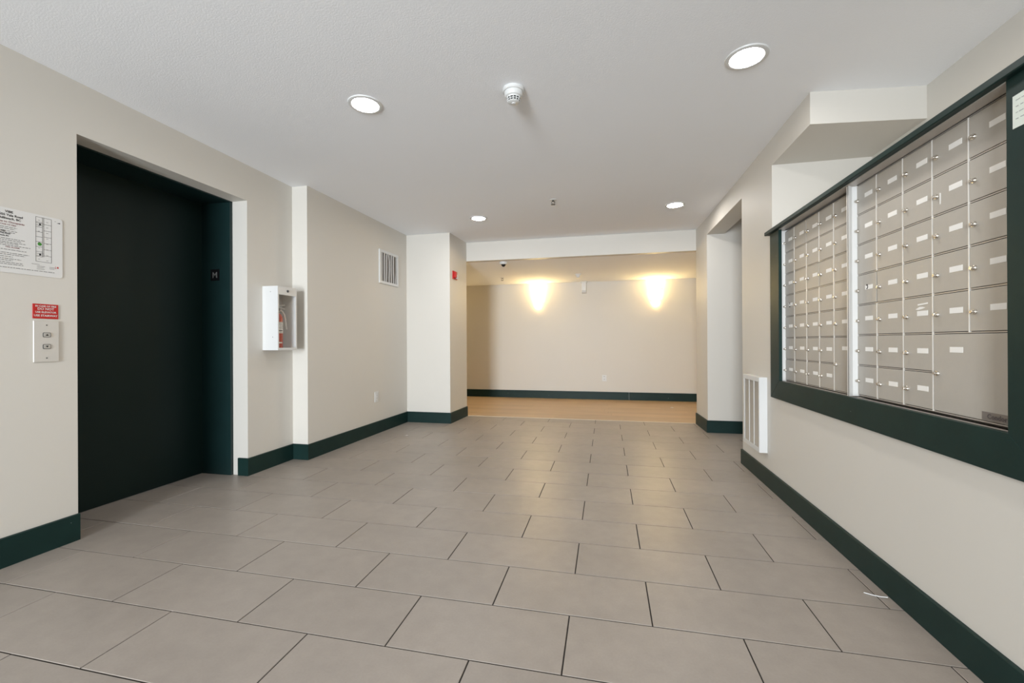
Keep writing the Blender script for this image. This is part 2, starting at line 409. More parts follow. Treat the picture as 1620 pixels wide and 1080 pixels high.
ME_MARK = [rawmesh('label_writing', lambda bm, q=q: [box(bm, -0.0012, -0.0006, y - 0.003, y + 0.003, -0.003, 0.003) for y in [(-0.014 + 0.0095 * i) for i in range(q)]], M_GREYINK) for q in (2, 3, 4)]
def child(name, me, parent, loc):
    o = bpy.data.objects.new(name, me); COL.objects.link(o); o.parent = parent; o.location = loc; return o
_dm = {}
def bank(name, label, ycols, z0, z1, big, skip_div, flange_y, blank_writing=()):
    """ycols: column edges from high Y (left in view) to low Y; rows counted from the top"""
    rows = 7; pit = (z1 - z0) / rows
    t = thing(name, label, 'mailbox', (DX, (ycols[0] + ycols[-1]) / 2, z0), 'wall mailbox banks')
    base = Vector(t.location)
    build('cabinet', [(DX + 0.0055, 1.56, ycols[-1] - 0.003, ycols[0] + 0.003, z0 - 0.006, z1 + 0.003)], M_GAP, t)
    nc = len(ycols) - 1
    doors = {}
    for r in range(rows):
        zt = z1 - r * pit; zb = zt - pit
        for c in range(nc):
            ya, yb = ycols[c + 1], ycols[c]; zb_ = zb; ya_ = ya
            cell = (r, c)
            if big and cell in big['cover'] and cell != big['at']: continue
            if big and cell == big['at']: zb_ = zb - pit; ya_ = ycols[c + big['w']]
            g = 0.0030
            wd = (yb - ya_) - 2 * g; ht = (zt - zb_) - 0.0085
            key = (round(wd, 4), round(ht, 4))
            if key not in _dm: _dm[key] = rawmesh('mailbox_door', lambda bm: door_geo(bm, wd, ht), M_MAIL)
            cy, cz = (ya_ + yb) / 2, (zt + zb_) / 2 + 0.00175
            d = child('mailbox_door', _dm[key], t, Vector((DX, cy, cz)) - base); doors[cell] = d
            pw_ = (yb - ya_) if cell != (big or {}).get('at') else (ycols[0] - ycols[1])
            lk = child('lock', ME_LOCK, d, (0, wd / 2 - 0.021, -0.004 if cell != (big or {}).get('at') else -0.003)); lk.rotation_euler = (random.uniform(-0.6, 0.6), 0, 0)
            ly = wd / 2 - 0.107; lz = 0.006
            if cell == (big or {}).get('at'): lz = ht / 2 - 0.055
            lb = child('name_label', ME_LABEL, d, (0, ly, lz))
        # rail under each row
        if r < rows:
            segs = [(ycols[-1], ycols[0])]
            if big and r == big['at'][0]: 
                segs = [(ycols[big['at'][1]], ycols[0])]
                if big['at'][1] + big['w'] < nc: segs.append((ycols[-1], ycols[big['at'][1] + big['w']]))
            for a, b in segs:
                build('rail', [(DX + 0.001, DX + 0.006, a + 0.001, b - 0.001, zb - 0.0002, zb + 0.0040)], M_MAILRAIL, t)
    build('rail', [(DX + 0.001, DX + 0.006, ycols[-1], ycols[0], z1 - 0.0010, z1 + 0.003)], M_MAILRAIL, t)
    # upright strips between the columns, in the runs where they are fitted
    for c in range(1, nc):
        r0 = 0
        runs = []; cur = None
        for r in range(rows):
            gone = (r, c) in skip_div or (big and (r, c) in big['cover'] and (r, c - 1) in big['cover'])
            if not gone: cur = [r, r] if cur is None else [cur[0], r]
            if gone and cur: runs.append(cur); cur = None
        if cur: runs.append(cur)
        for a, b in runs:
            build('divider_strip', [(DX - 0.0012, DX + 0.005, ycols[c] - 0.0022, ycols[c] + 0.0022, z1 - (b + 1) * pit + 0.002, z1 - a * pit - 0.001)], M_STRIP, t)
    # splayed bright flange on the far side
    y = flange_y
    def fl(bm):
        prism(bm, [(1.1455, y), (1.1455, y - 0.020), (DX, ycols[0] + 0.001), (DX + 0.012, ycols[0] + 0.001), (DX + 0.012, y)], z0 - 0.004, CZ - 0.001, 'z')
    build('side_flange', fl, M_FLANGE, t)
    build('flange_groove', [(1.1445, 1.147, y - 0.0135, y - 0.010, z0 - 0.003, CZ - 0.002)], M_DARKMET, t)
    return t, doors, base
RC = [2.397, 2.229, 2.055, 1.893, 1.729, 1.563]
LC = [3.256, 3.090, 2.918, 2.760, 2.600, 2.436]
b1, dr, base1 = bank('mailbox_bank', 'beige metal mailbox bank with one wide parcel door, nearer the notice paper', RC, 0.800, 1.8115,
                     dict(at=(5, 3), w=2, cover={(5, 3), (5, 4), (6, 3), (6, 4)}), {(3, 1)}, 2.379)
b2, dl, base2 = bank('mailbox_bank', 'beige metal mailbox bank with a tall narrow parcel door, nearer the wall heater', LC, 0.796, 1.800,
                     dict(at=(5, 4), w=1, cover={(5, 4), (6, 4)}), {(0, 2), (2, 3)}, 3.232)
del b1['group']; del b2['group']
# lining boards around the opening, part of the surround
build('lining', [(1.137, 1.182, IY0, 3.232, CZ - 0.004, CZ)], M_MAILRAIL, su)
build('lining', lambda bm: prism(bm, [(1.137, 0.7885), (1.187, 0.7915), (1.187, 0.7865), (1.137, 0.786)], IY0, 3.232, 'y'), M_MAILRAIL, su)
# odd marks on single doors
build('torn_sticker', lambda bm: [prism(bm, [(2.035 - 0.065, 1.200), (2.035 - 0.118, 1.203), (2.035 - 0.118, 1.2085), (2.035 - 0.065, 1.206)], DX - 0.0008, DX, 'x'),
      prism(bm, [(1.982, 1.186), (1.968, 1.183), (1.945, 1.186), (1.930, 1.190), (1.945, 1.194), (1.960, 1.195), (1.972, 1.190)], DX - 0.0008, DX, 'x')], M_LABEL, dr[(4, 2)])
def reparent_fix(o, door, t, base):   # vertices were given in world space: cancel the door's place
    o.matrix_parent_inverse = Matrix.Translation(-(base + door.location))
for o, d in [(c, p) for p in dr.values() for c in p.children if c.name.startswith('torn')]: reparent_fix(o, d, b1, base1)
o = build('paint_smear', lambda bm: prism(bm, [(1.856, 1.560), (1.851, 1.560), (1.850, 1.600), (1.855, 1.602)], DX - 0.0006, DX, 'x'), M_LABEL, dr[(1, 3)]); reparent_fix(o, dr[(1, 3)], b1, base1)
o = build('pen_mark', lambda bm: tube(bm, [(DX - 0.0006, 2.300 + 0.006 * math.cos(a), 1.316 + 0.010 * math.sin(a)) for a in [math.pi * (0.2 + 0.3 * i) for i in range(6)]], 0.0022, 6), M_INK, dr[(3, 0)]); reparent_fix(o, dr[(3, 0)], b1, base1)
o = build('pen_mark', lambda bm: (tube(bm, [(DX - 0.0006, 3.158, 1.318), (DX - 0.0006, 3.156, 1.304)], 0.003, 6), tube(bm, [(DX - 0.0006, 3.157, 1.294), (DX - 0.0006, 3.157, 1.286)], 0.003, 6)), M_INK, dl[(3, 0)]); reparent_fix(o, dl[(3, 0)], b2, base2)
bd = build('maker_badge', [(DX - 0.001, DX, 1.575, 1.680, 0.808, 0.835)], M_BADGE, dr[(5, 3)], label='small grey lettered badge in the corner of the parcel door'); reparent_fix(bd, dr[(5, 3)], b1, base1)
# its lettering sits on the door as well (a fourth level is not used)
o = build('badge_lettering', lambda bm: text_mesh(bm, 'Condor', 0.022, (DX - 0.001, 1.660, 0.8145), (0, -1, 0), (0, 0, 1), align='LEFT', bold=0.0006), M_BADGETXT, dr[(5, 3)]); reparent_fix(o, dr[(5, 3)], b1, base1)

# notice paper taped to the frame
np_ = thing('notice_paper', 'pale notice paper taped to the green frame beside the mailboxes', 'paper', (FX, 1.44, 1.71))
build('sheet', lambda bm: prism(bm, [(1.495, 1.665), (1.372, 1.662), (1.372, 1.760), (1.495, 1.757)], FX - 0.001, FX, 'x'), M_PAPER, np_)
def scrib(bm):
    for i in range(4):
        z = 1.742 - i * 0.0175; y = 1.485
        while y > 1.385:
            ln = random.uniform(0.006, 0.014)
            prism(bm, [(y, z - 0.0011), (y - ln, z - 0.0011 + random.uniform(-0.001, 0.001)), (y - ln, z + 0.0011), (y, z + 0.0011)], FX - 0.0014, FX - 0.0009, 'x'); y -= ln + random.uniform(0.003, 0.007)
build('handwriting', scrib, M_PENCIL, np_)

# ------------------------------------------------------------------ signs and call station on the left wall
sg = thing('evacuation_sign', 'white fire evacuation sign with floor plan on the beige wall', 'sign', (XL, 1.45, 1.41))
SX = XL + 0.003
def plate(bm, y0, y1, z0, z1, r=0.012):
    pts = []
    for cy, cz, a0 in ((y1 - r, z1 - r, 0), (y0 + r, z1 - r, 90), (y0 + r, z0 + r, 180), (y1 - r, z0 + r, 270)):
        for k in range(5):
            a = math.radians(a0 + 22.5 * k); pts.append((cy + r * math.cos(a), cz + r * math.sin(a)))
    prism(bm, pts, XL, SX, 'x')
build('plate', lambda bm: plate(bm, 1.262, 1.694, 1.412, 1.724), M_SIGNW, sg, label='white rounded plate')
RT, UP = (0, 1, 0), (0, 0, 1)
def head(bm):
    for s, z, size, y, al in (('VIBE', 1.7010, 0.0150, 1.487, 'CENTER'), ('45555 Yale Road', 1.6850, 0.0145, 1.487, 'CENTER'), ('Chilliwack, BC', 1.6690, 0.0145, 1.487, 'CENTER'),
                              ('VIBE', 1.6085, 0.0085, 1.465, 'CENTER'), ('45555 Yale Road', 1.5975, 0.0085, 1.461, 'CENTER'), ('Chilliwack, BC', 1.5865, 0.0085, 1.461, 'CENTER')):
        text_mesh(bm, s, size, (SX, y, z), RT, UP, al, bold=0.00035)
build('heading_lettering', head, M_INK, sg)
def sub(bm):
    text_mesh(bm, 'Instructions to Occupants', 0.0135, (SX, 1.543, 1.6525), RT, UP, 'RIGHT', bold=0.0002)
    text_mesh(bm, 'IN CASE OF FIRE', 0.0095, (SX, 1.512, 1.6400), RT, UP, 'RIGHT', bold=0.0001)
    text_mesh(bm, 'FIRE ALARM', 0.0095, (SX, 1.524, 1.5330), RT, UP, 'RIGHT', bold=0.0001)
build('subheading_lettering', sub, M_PURPINK, sg)
def body(bm):
    # small print, too fine to read in the photograph: broken lines of word-long strokes
    rnd = random.Random(3)
    for z, ye in ((1.630, 1.516), (1.622, 1.508), (1.612, 1.516), (1.604, 1.508), (1.575, 1.545), (1.567, 1.530), (1.558, 1.546), (1.551, 1.520), (1.543, 1.565), (1.522, 1.550), (1.506, 1.560), (1.498, 1.545), (1.488, 1.500), (1.478, 1.530), (1.470, 1.500), (1.460, 1.538), (1.452, 1.538), (1.436, 1.660)):
        y = 1.285
        while y < ye:
            ln = rnd.uniform(0.006, 0.018)
            prism(bm, [(y, z), (min(y + ln, ye), z), (min(y + ln, ye), z + 0.0026), (y, z + 0.0026)], SX + 0.0001, SX + 0.0004, 'x'); y += ln + 0.0028
    for z, a, b in ((1.470, 1.570, 1.600), (1.462, 1.590, 1.622), (1.455, 1.590, 1.618), (1.447, 1.590, 1.620), (1.462, 1.640, 1.668), (1.455, 1.640, 1.660)):
        prism(bm, [(a, z), (b, z), (b, z + 0.0018), (a, z + 0.0018)], SX + 0.0001, SX + 0.0004, 'x')
build('small_print', body, M_GREYINK, sg)
def planlines(bm):
    t = 0.0007
    def hl(z, a, b): prism(bm, [(a, z - t), (b, z - t), (b, z + t), (a, z + t)], SX + 0.0001, SX + 0.0005, 'x')
    def vl(y, a, b): prism(bm, [(y - t * 0.8, a), (y + t * 0.8, a), (y + t * 0.8, b), (y - t * 0.8, b)], SX + 0.0001, SX + 0.0005, 'x')
    y0, ya, yb, y1 = 1.586, 1.612, 1.617, 1.648; zt, zb = 1.712, 1.486
    vl(y0, zb, zt); vl(y1, zb, zt); vl(ya, zb + 0.025, zt); vl(yb, zb + 0.025, zt); hl(zt, y0, y1); hl(zb, y0, y1)
    for i in range(1, 9): hl(zb + (zt - zb) * i / 9, y0, ya)
    for i in range(1, 7): hl(zb + (zt - zb) * i / 7, yb, y1)
    for z in (zt - 0.036, zb + 0.036):
        prism(bm, [(y0 + 0.013, z - 0.005), (y0 + 0.020, z - 0.005), (y0 + 0.020, z + 0.005), (y0 + 0.013, z + 0.005)], SX + 0.0001, SX + 0.0006, 'x')
        hl(z - 0.005, y0, y0 + 0.03); hl(z + 0.005, y0, y0 + 0.03)
    for i in range(8):
        z = zb + (zt - zb) * (i + 0.45) / 8; hl(z, y0 + 0.009, y0 + 0.016); hl(z - 0.004, yb + 0.010, yb + 0.018)
    prism(bm, [(1.670, 1.700), (1.684, 1.698), (1.684, 1.704)], SX + 0.0001, SX + 0.0006, 'x')
    hl(1.706, 1.662, 1.667)
build('floor_plan', planlines, M_INK, sg)
build('location_dot', lambda bm: (lathe(bm, [(0.0, 0.0004), (0.0085, 0.0004)], 16, (SX, 1.601, 1.575), axis='x')), M_GREENINK, sg, label='green location dot')
build('red_symbol', [(SX, SX + 0.0006, 1.671, 1.677, 1.462, 1.470), (SX, SX + 0.0005, 1.664, 1.665, 1.458, 1.472)], M_RED, sg)

rs = thing('elevator_fire_sign', 'small red sign with white lettering above the elevator call plate', 'sign', (XL, 1.625, 1.195))
build('plate', [(XL + 0.0002, SX, 1.573, 1.676, 1.196, 1.271)], M_RED, rs, bevel=0.0006)
def redtxt(bm):
    for s, z, size in (('IN CASE OF FIRE', 1.2560, 0.0115), ('DO NOT', 1.2405, 0.0165), ('USE ELEVATOR', 1.2250, 0.0125), ('USE STAIRWAY', 1.2070, 0.0138)):
        text_mesh(bm, s, size, (SX, 1.6245, z), RT, UP, 'CENTER', bold=0.00035)
build('lettering', redtxt, M_SIGNW, rs)
cp = thing('elevator_call_plate', 'elevator call plate with up and down buttons below the red sign', 'switch', (XL, 1.625, 0.972))
build('plate', [(XL + 0.0002, XL + 0.006, 1.574, 1.677, 0.973, 1.185)], M_STEEL, cp, bevel=0.002)
for z, sgn in ((1.113, 1), (1.053, -1)):
    bt = build('call_button', lambda bm: prism(bm, [(1.626 + a, z + b) for a, b in ((-.016, -.009), (-.012, -.0125), (.012, -.0125), (.016, -.009), (.016, .009), (.012, .0125), (-.012, .0125), (-.016, .009))], XL + 0.004, XL + 0.0075, 'x'), M_DARKMET, cp)
    build('button_face', lambda bm: prism(bm, [(1.626 + a, z + b) for a, b in ((-.0135, -.0075), (-.010, -.0105), (.010, -.0105), (.0135, -.0075), (.0135, .0075), (.010, .0105), (-.010, .0105), (-.0135, .0075))], XL + 0.007, XL + 0.0092, 'x'), M_BTN, bt)
    build('arrow', lambda bm: prism(bm, [(1.620, z - 0.0045 * sgn), (1.632, z - 0.0045 * sgn), (1.626, z + 0.0055 * sgn)], XL + 0.0090, XL + 0.0097, 'x'), M_INK, bt)
for z in (1.163, 0.994):
    build('screw', lambda bm: bm.faces.new(lathe(bm, [(0.003, XL + 0.0055), (0.003, XL + 0.0068)], 10, (0, 1.626, z), axis='x')[-1]), M_DARKMET, cp)

# ------------------------------------------------------------------ fire extinguisher cabinet
CX, CY0, CY1, CZ0, CZ1 = -2.670, 3.045, 3.268, 1.005, 1.543
ec = thing('extinguisher_cabinet', 'white metal fire extinguisher cabinet mounted beside the elevator', 'cabinet', (XL, 3.155, CZ0))
def shell(bm):
    t = 0.003
    box(bm, XL, XL + t, CY0, CY1, CZ0, CZ1)
    box(bm, XL + t, CX - 0.004, CY0, CY0 + t, CZ0, CZ1); box(bm, XL + t, CX - 0.004, CY1 - t, CY1, CZ0, CZ1)
    box(bm, XL + t, CX - 0.004, CY0 + t, CY1 - t, CZ0, CZ0 + t); box(bm, XL + t, CX - 0.004, CY0 + t, CY1 - t, CZ1 - t, CZ1)
build('body', shell, M_WHITE, ec)
def face(bm):
    x0, x1 = CX - 0.004, CX
    box(bm, x0, x1, CY0, CY0 + 0.012, CZ0, CZ1); box(bm, x0, x1, CY1 - 0.014, CY1, CZ0, CZ1)
    box(bm, x0, x1, CY0 + 0.012, CY1 - 0.014, CZ1 - 0.070, CZ1); box(bm, x0, x1, CY0 + 0.012, CY1 - 0.014, CZ0, CZ0 + 0.020)
dr_ = build('door', face, M_WHITE, ec)
build('pane', [(CX - 0.0042, CX - 0.0028, CY0 + 0.0125, CY1 - 0.0145, CZ0 + 0.0205, CZ1 - 0.0705)], M_GLASS, dr_, label='clear pane')
build('lock', lambda bm: bm.faces.new(lathe(bm, [(0.011, CX - 0.001), (0.011, CX + 0.004), (0.007, CX + 0.007), (0.004, CX + 0.012)], 16, (0, 3.158, 1.509), axis='x')[-1]), M_DARKMET, dr_, smooth=True)
for y, z in ((-0.07, 1.495), (-0.05, 1.115)):
    build('rivet', lambda bm: bm.faces.new(lathe(bm, [(0.003, CY0 + 0.0005), (0.003, CY0 - 0.0012)], 10, (XL + 0.15 + y, 0, z), axis='y')[-1]), M_DARKMET, ec)
fe = thing('fire_extinguisher', 'red fire extinguisher with white label standing inside the white wall cabinet', 'extinguisher', (-2.752, 3.128, CZ0 + 0.004))
ex, ey = -2.750, 3.122
def cyl(bm):
    r = lathe(bm, [(0.0, 1.0085), (0.040, 1.0085), (0.0465, 1.014), (0.0475, 1.022), (0.0475, 1.268), (0.045, 1.290), (0.036, 1.308), (0.020, 1.320), (0.016, 1.330)], 28, (ex, ey, 0)); bm.faces.new(r[-1])
build('cylinder', cyl, M_REDEX, fe, smooth=True)
lbx = build('label_band', lambda bm: lathe(bm, [(0.0478, 1.148), (0.0482, 1.149), (0.0482, 1.243), (0.0478, 1.244)], 28, (ex, ey, 0)), M_LABEL, fe, smooth=True, label='white instruction label')
def bars(bm):
    for z, a0, a1, h in ((1.235, -60, 30, .003), (1.222, -50, 20, .004), (1.212, -60, 30, .002), (1.204, -60, 30, .002), (1.190, -40, 25, .004), (1.166, -30, 15, .010), (1.156, -60, 30, .002)):
        lathe(bm, [(0.0485, z), (0.0485, z + h)], 8, (ex, ey, 0), arc=math.radians(a1 - a0), start=math.radians(a0))
build('label_print', bars, M_GREYINK, lbx)
build('arrow_decal', lambda bm: lathe(bm, [(0.0480, 1.062), (0.0480, 1.070), (0.0480, 1.074)], 6, (ex, ey, 0), arc=0.9, start=-0.75), M_LABEL, fe)
def valve(bm):
    r = lathe(bm, [(0.017, 1.328), (0.017, 1.345), (0.013, 1.350), (0.013, 1.372)], 16, (ex, ey, 0)); bm.faces.new(r[-1])
    lathe(bm, [(0.0, 0.0), (0.014, 0.002), (0.014, 0.012), (0.0, 0.014)], 14, (ex + 0.012, ey, 1.352), axis='x')
build('valve', valve, M_DARKMET, fe, smooth=True)
def lever(bm, dz, z, tip):
    prism(bm, [(ey - 0.030, z), (ey + 0.02, z + 0.001), (ey + 0.085, z + tip), (ey + 0.085, z + tip + 0.007), (ey + 0.02, z + 0.009), (ey - 0.030, z + 0.008)], ex - 0.010, ex + 0.010, 'x')
build('handle', lambda bm: lever(bm, 0, 1.362, -0.004), M_GREYHOSE, fe)
build('handle', lambda bm: lever(bm, 0, 1.381, 0.010), M_GREYHOSE, fe)
build('hose', lambda bm: tube(bm, [(ex + 0.01, ey + 0.014, 1.345), (ex + 0.02, ey + 0.040, 1.338), (ex + 0.026, ey + 0.056, 1.31), (ex + 0.028, ey + 0.064, 1.27), (ex + 0.028, ey + 0.075, 1.215), (ex + 0.028, ey + 0.082, 1.185)], 0.0085, 10), M_GREYHOSE, fe, smooth=True)

# ------------------------------------------------------------------ wall fittings
def wall_frame(origin, ydir):       # local frame on a slanting wall: along, up, out
    return origin, Vector(ydir).normalized()
# return-air vent on the offset wall: lies on the line (-2.662,3.395)-(-2.613,5.28)
import math as _m
ang = -math.atan2(0.049, 1.885)      # tiny splay of that wall
def on_offset(y): return -2.662 + 0.026 * (y - 3.395)
vt = thing('wall_vent', 'white framed air vent with bent grey slats high on the wall', 'vent', (on_offset(4.817), 4.817, 1.775))
def vent_frame(bm):
    y0, y1, z0, z1, fwd = -0.222, 0.222, 1.775, 2.178, 0.030
    def P(a, b, c, d): box(bm, 0.0, 0.014, a, b, c, d)
    P(y0, y0 + fwd, z0, z1); P(y1 - fwd, y1, z0, z1); P(y0 + fwd, y1 - fwd, z1 - fwd, z1); P(y0 + fwd, y1 - fwd, z0, z0 + fwd)
def local(o, parent, dz=1.775):
    o.parent = parent; o.matrix_parent_inverse = Matrix.Identity(4); o.location = (0, 0, -dz); return o
vt.rotation_euler = (0, 0, ang)
local(build('vent_frame', vent_frame, M_WHITE), vt)
local(build('vent_back', [(0.0, 0.001, -0.195, 0.195, 1.800, 2.150)], M_MESHBACK), vt)
rv = random.Random(5)
for i in range(7):
    y = -0.168 + i * 0.056; j0, j1, j2 = [rv.uniform(-0.010, 0.010) for _ in range(3)]
    def slat(bm):
        zs = [1.803, 1.86, 1.95, 2.06, 2.149]; js = [j0, j0 * .5, j1, j1, j2]
        pr = None
        for z, j in zip(zs, js):
            q = [bm.verts.new(p) for p in ((0.0065, y + j - 0.0165, z), (0.0125, y + j + 0.001, z), (0.0075, y + j + 0.0165, z), (0.004, y + j, z))]
            if pr:
                for k in range(4): bm.faces.new((pr[k], pr[(k + 1) % 4], q[(k + 1) % 4], q[k]))
            else: bm.faces.new(q)
            pr = q
        bm.faces.new(pr[::-1])
    local(build('slat', slat, M_FILTER), vt)

# power outlets
ol = thing('wall_outlet', 'white power outlet low on the wall below the air vent', 'outlet', (on_offset(4.53), 4.53, 0.366)); ol.rotation_euler = (0, 0, ang)
local(build('cover_plate', [(0.0, 0.006, -0.040, 0.040, 0.368, 0.490)], M_WHITEP, bevel=0.002), ol, 0.366)
rc = local(build('receptacle', [(0.005, 0.008, -0.018, 0.018, 0.393, 0.465)], M_WHITE, bevel=0.001), ol, 0.366)
for z in (0.410, 0.442):
    s_ = build('slot', [(0.0078, 0.0083, -0.007, -0.005, z, z + 0.009), (0.0078, 0.0083, 0.005, 0.007, z, z + 0.009)], M_SLOT); s_.parent = rc
of = thing('wall_outlet', 'white double power outlet on the wall below the two lit sconces', 'outlet', (-0.039, YF, 0.334))
build('cover_plate', [(-0.080, 0.002, YF - 0.006, YF, 0.334, 0.449)], M_WHITEP, of, bevel=0.002)
for z in (0.372, 0.420):
    r_ = build('receptacle', lambda bm: bm.faces.new(lathe(bm, [(0.017, YF - 0.005), (0.017, YF - 0.008)], 16, (-0.039, 0, z), axis='y')[-1]), M_WHITE, of)
    build('slot', [(-0.047, -0.043, YF - 0.0085, YF - 0.0078, z - 0.004, z + 0.007), (-0.035, -0.031, YF - 0.0085, YF - 0.0078, z - 0.004, z + 0.007)], M_SLOT, r_)

# fire alarm on the pillar side
fa = thing('fire_alarm_horn', 'small red fire alarm on the pillar side near the opening', 'alarm', (-1.992, 5.435, 1.905))
def pside(y): return -2.0 + (y - 5.28) * 0.0467
fa.location.x = pside(5.435)
build('backplate', lambda bm: prism(bm, [(pside(5.365), 5.365), (pside(5.365) + 0.014, 5.365), (pside(5.505) + 0.014, 5.505), (pside(5.505), 5.505)], 1.908, 2.018), M_RED, fa, bevel=0.003)
build('horn_grille', [(pside(5.40) + 0.012, pside(5.40) + 0.040, 5.385, 5.435, 1.925, 2.005)], M_RED, fa, bevel=0.006)
build('strobe_lens', [(pside(5.46) + 0.012, pside(5.46) + 0.036, 5.448, 5.490, 1.918, 1.975)], M_WHITEP, fa, bevel=0.006, label='clear strobe lens')

# wall heater with louvred grille
ht = thing('wall_heater', 'white louvred wall heater low on the wall beside the mailbox frame', 'heater', (XR, 3.655, 0.235))
hx, hy0, hy1, hz0, hz1 = 1.100, 3.468, 3.842, 0.238, 0.795
def hbody(bm):
    t = 0.006
    box(bm, hx + 0.004, XR, hy0, hy0 + t, hz0, hz1); box(bm, hx + 0.004, XR, hy1 - t, hy1, hz0, hz1)
    box(bm, hx + 0.004, XR, hy0 + t, hy1 - t, hz1 - t, hz1); box(bm, hx + 0.004, XR, hy0 + t, hy1 - t, hz0, hz0 + t)
build('housing', hbody, M_WHITE, ht, bevel=0.001)
def hface(bm):
    x0, x1 = hx, hx + 0.006
    box(bm, x0, x1, hy0, hy0 + 0.018, hz0, hz1); box(bm, x0, x1, hy1 - 0.026, hy1, hz0, hz1)
    box(bm, x0, x1, hy0 + 0.018, hy1 - 0.026, hz1 - 0.035, hz1); box(bm, x0, x1, hy0 + 0.018, hy1 - 0.026, hz0, hz0 + 0.035)
build('front_frame', hface, M_WHITE, ht, bevel=0.0015)
for y in (3.590, 3.700):
    build('mullion', [(hx + 0.0005, hx + 0.006, y - 0.0022, y + 0.0022, hz0 + 0.035, hz1 - 0.035)], M_WHITE, ht)
build('back_plate', [(hx + 0.030, hx + 0.032, hy0 + 0.01, hy1 - 0.01, hz0 + 0.01, hz1 - 0.01)], M_MESHBACK, ht)
lme = None
nl = 44
for (a, b) in ((hy0 + 0.018, 3.5878), (3.5922, 3.6978), (3.7022, hy1 - 0.026)):
    me_ = None
    for i in range(nl):
        z = hz0 + 0.040 + i * (hz1 - hz0 - 0.080) / (nl - 1)
        if me_ is None:
            o = build('louvre', lambda bm: prism(bm, [(0.0, -0.0022), (0.011, 0.0035), (0.011, 0.0047), (0.0, -0.0010)], -(b - a) / 2, (b - a) / 2, 'y'), M_LOUVRE); me_ = o.data
        else:
            o = bpy.data.objects.new('louvre', me_); COL.objects.link(o)
        o.parent = ht; o.location = Vector((hx + 0.002, (a + b) / 2, z)) - ht.location

# ------------------------------------------------------------------ ceiling fittings
def downlight(x, y, label):
    t = thing('ceiling_downlight', label, 'lamp', (x, y, H), 'recessed ceiling downlights')
    build('trim_ring', lambda bm: lathe(bm, [(0.076, H - 0.002), (0.079, H - 0.007), (0.086, H - 0.009), (0.099, H - 0.005), (0.101, H), (0.076, H)], 40, (x, y, 0)), M_WHITEP, t, smooth=True)
    def lens(bm):
        r = lathe(bm, [(0.077, H - 0.003), (0.060, H - 0.0045), (0.030, H - 0.0055), (0.008, H - 0.006)], 32, (x, y, 0)); bm.faces.new(r[-1])
    build('lens', lens, M_LENS, t, smooth=True, label='glowing white lens')
    return t
downlight(-1.410, 2.316, 'lit round downlight in the ceiling, nearest the elevator door')
downlight(0.699, 2.360, 'lit round downlight in the ceiling, nearest the mailbox banks')
downlight(-1.439, 4.739, 'lit round downlight in the ceiling between sprinkler and vent wall, by the bulkhead')
downlight(0.714, 4.756, 'lit round downlight in the ceiling in front of the niche opening')
downlight(-1.41, -0.80, 'added fill downlight, unseen behind the viewer on the elevator side')  # unseen lamp added for even fill, set back to spare the left wall
downlight(0.70, -0.08, 'added fill downlight, unseen behind the viewer on the mailbox side')  # unseen lamp added for fill, kept close to brighten the mailboxes

sd = thing('smoke_detector', 'white smoke detector with dark vent slots on the main ceiling', 'detector', (-0.508, 2.372, H))
sx, sy = -0.508, 2.368
build('base', lambda bm: lathe(bm, [(0.0, H), (0.062, H), (0.063, H - 0.014), (0.059, H - 0.019), (0.0, H - 0.019)], 36, (sx, sy, 0)), M_WHITEP, sd, smooth=True)
build('body', lambda bm: lathe(bm, [(0.053, H - 0.017), (0.053, H - 0.034), (0.047, H - 0.044), (0.040, H - 0.047), (0.0385, H - 0.052)], 36, (sx, sy, 0)), M_WHITEP, sd, smooth=True)
build('chamber', lambda bm: lathe(bm, [(0.036, H - 0.046), (0.030, H - 0.071), (0.0, H - 0.071)], 24, (sx, sy, 0)), M_SLOT, sd)
def cage(bm):
    lathe(bm, [(0.0385, H - 0.050), (0.0395, H - 0.051), (0.0385, H - 0.054), (0.037, H - 0.054)], 36, (sx, sy, 0))
    lathe(bm, [(0.0355, H - 0.060), (0.0365, H - 0.061), (0.0355, H - 0.064), (0.034, H - 0.064)], 36, (sx, sy, 0))
    r = lathe(bm, [(0.033, H - 0.070), (0.033, H - 0.073), (0.024, H - 0.078), (0.012, H - 0.079), (0.010, H - 0.083)], 30, (sx, sy, 0)); bm.faces.new(r[-1])
    for k in range(12):
        a = 2 * math.pi * (k + 0.3) / 12; c, s = math.cos(a), math.sin(a)
        tube(bm, [(sx + 0.0385 * c, sy + 0.0385 * s, H - 0.048), (sx + 0.033 * c, sy + 0.033 * s, H - 0.071)], 0.0024, 6)
build('cage', cage, M_WHITEP, sd, smooth=True)

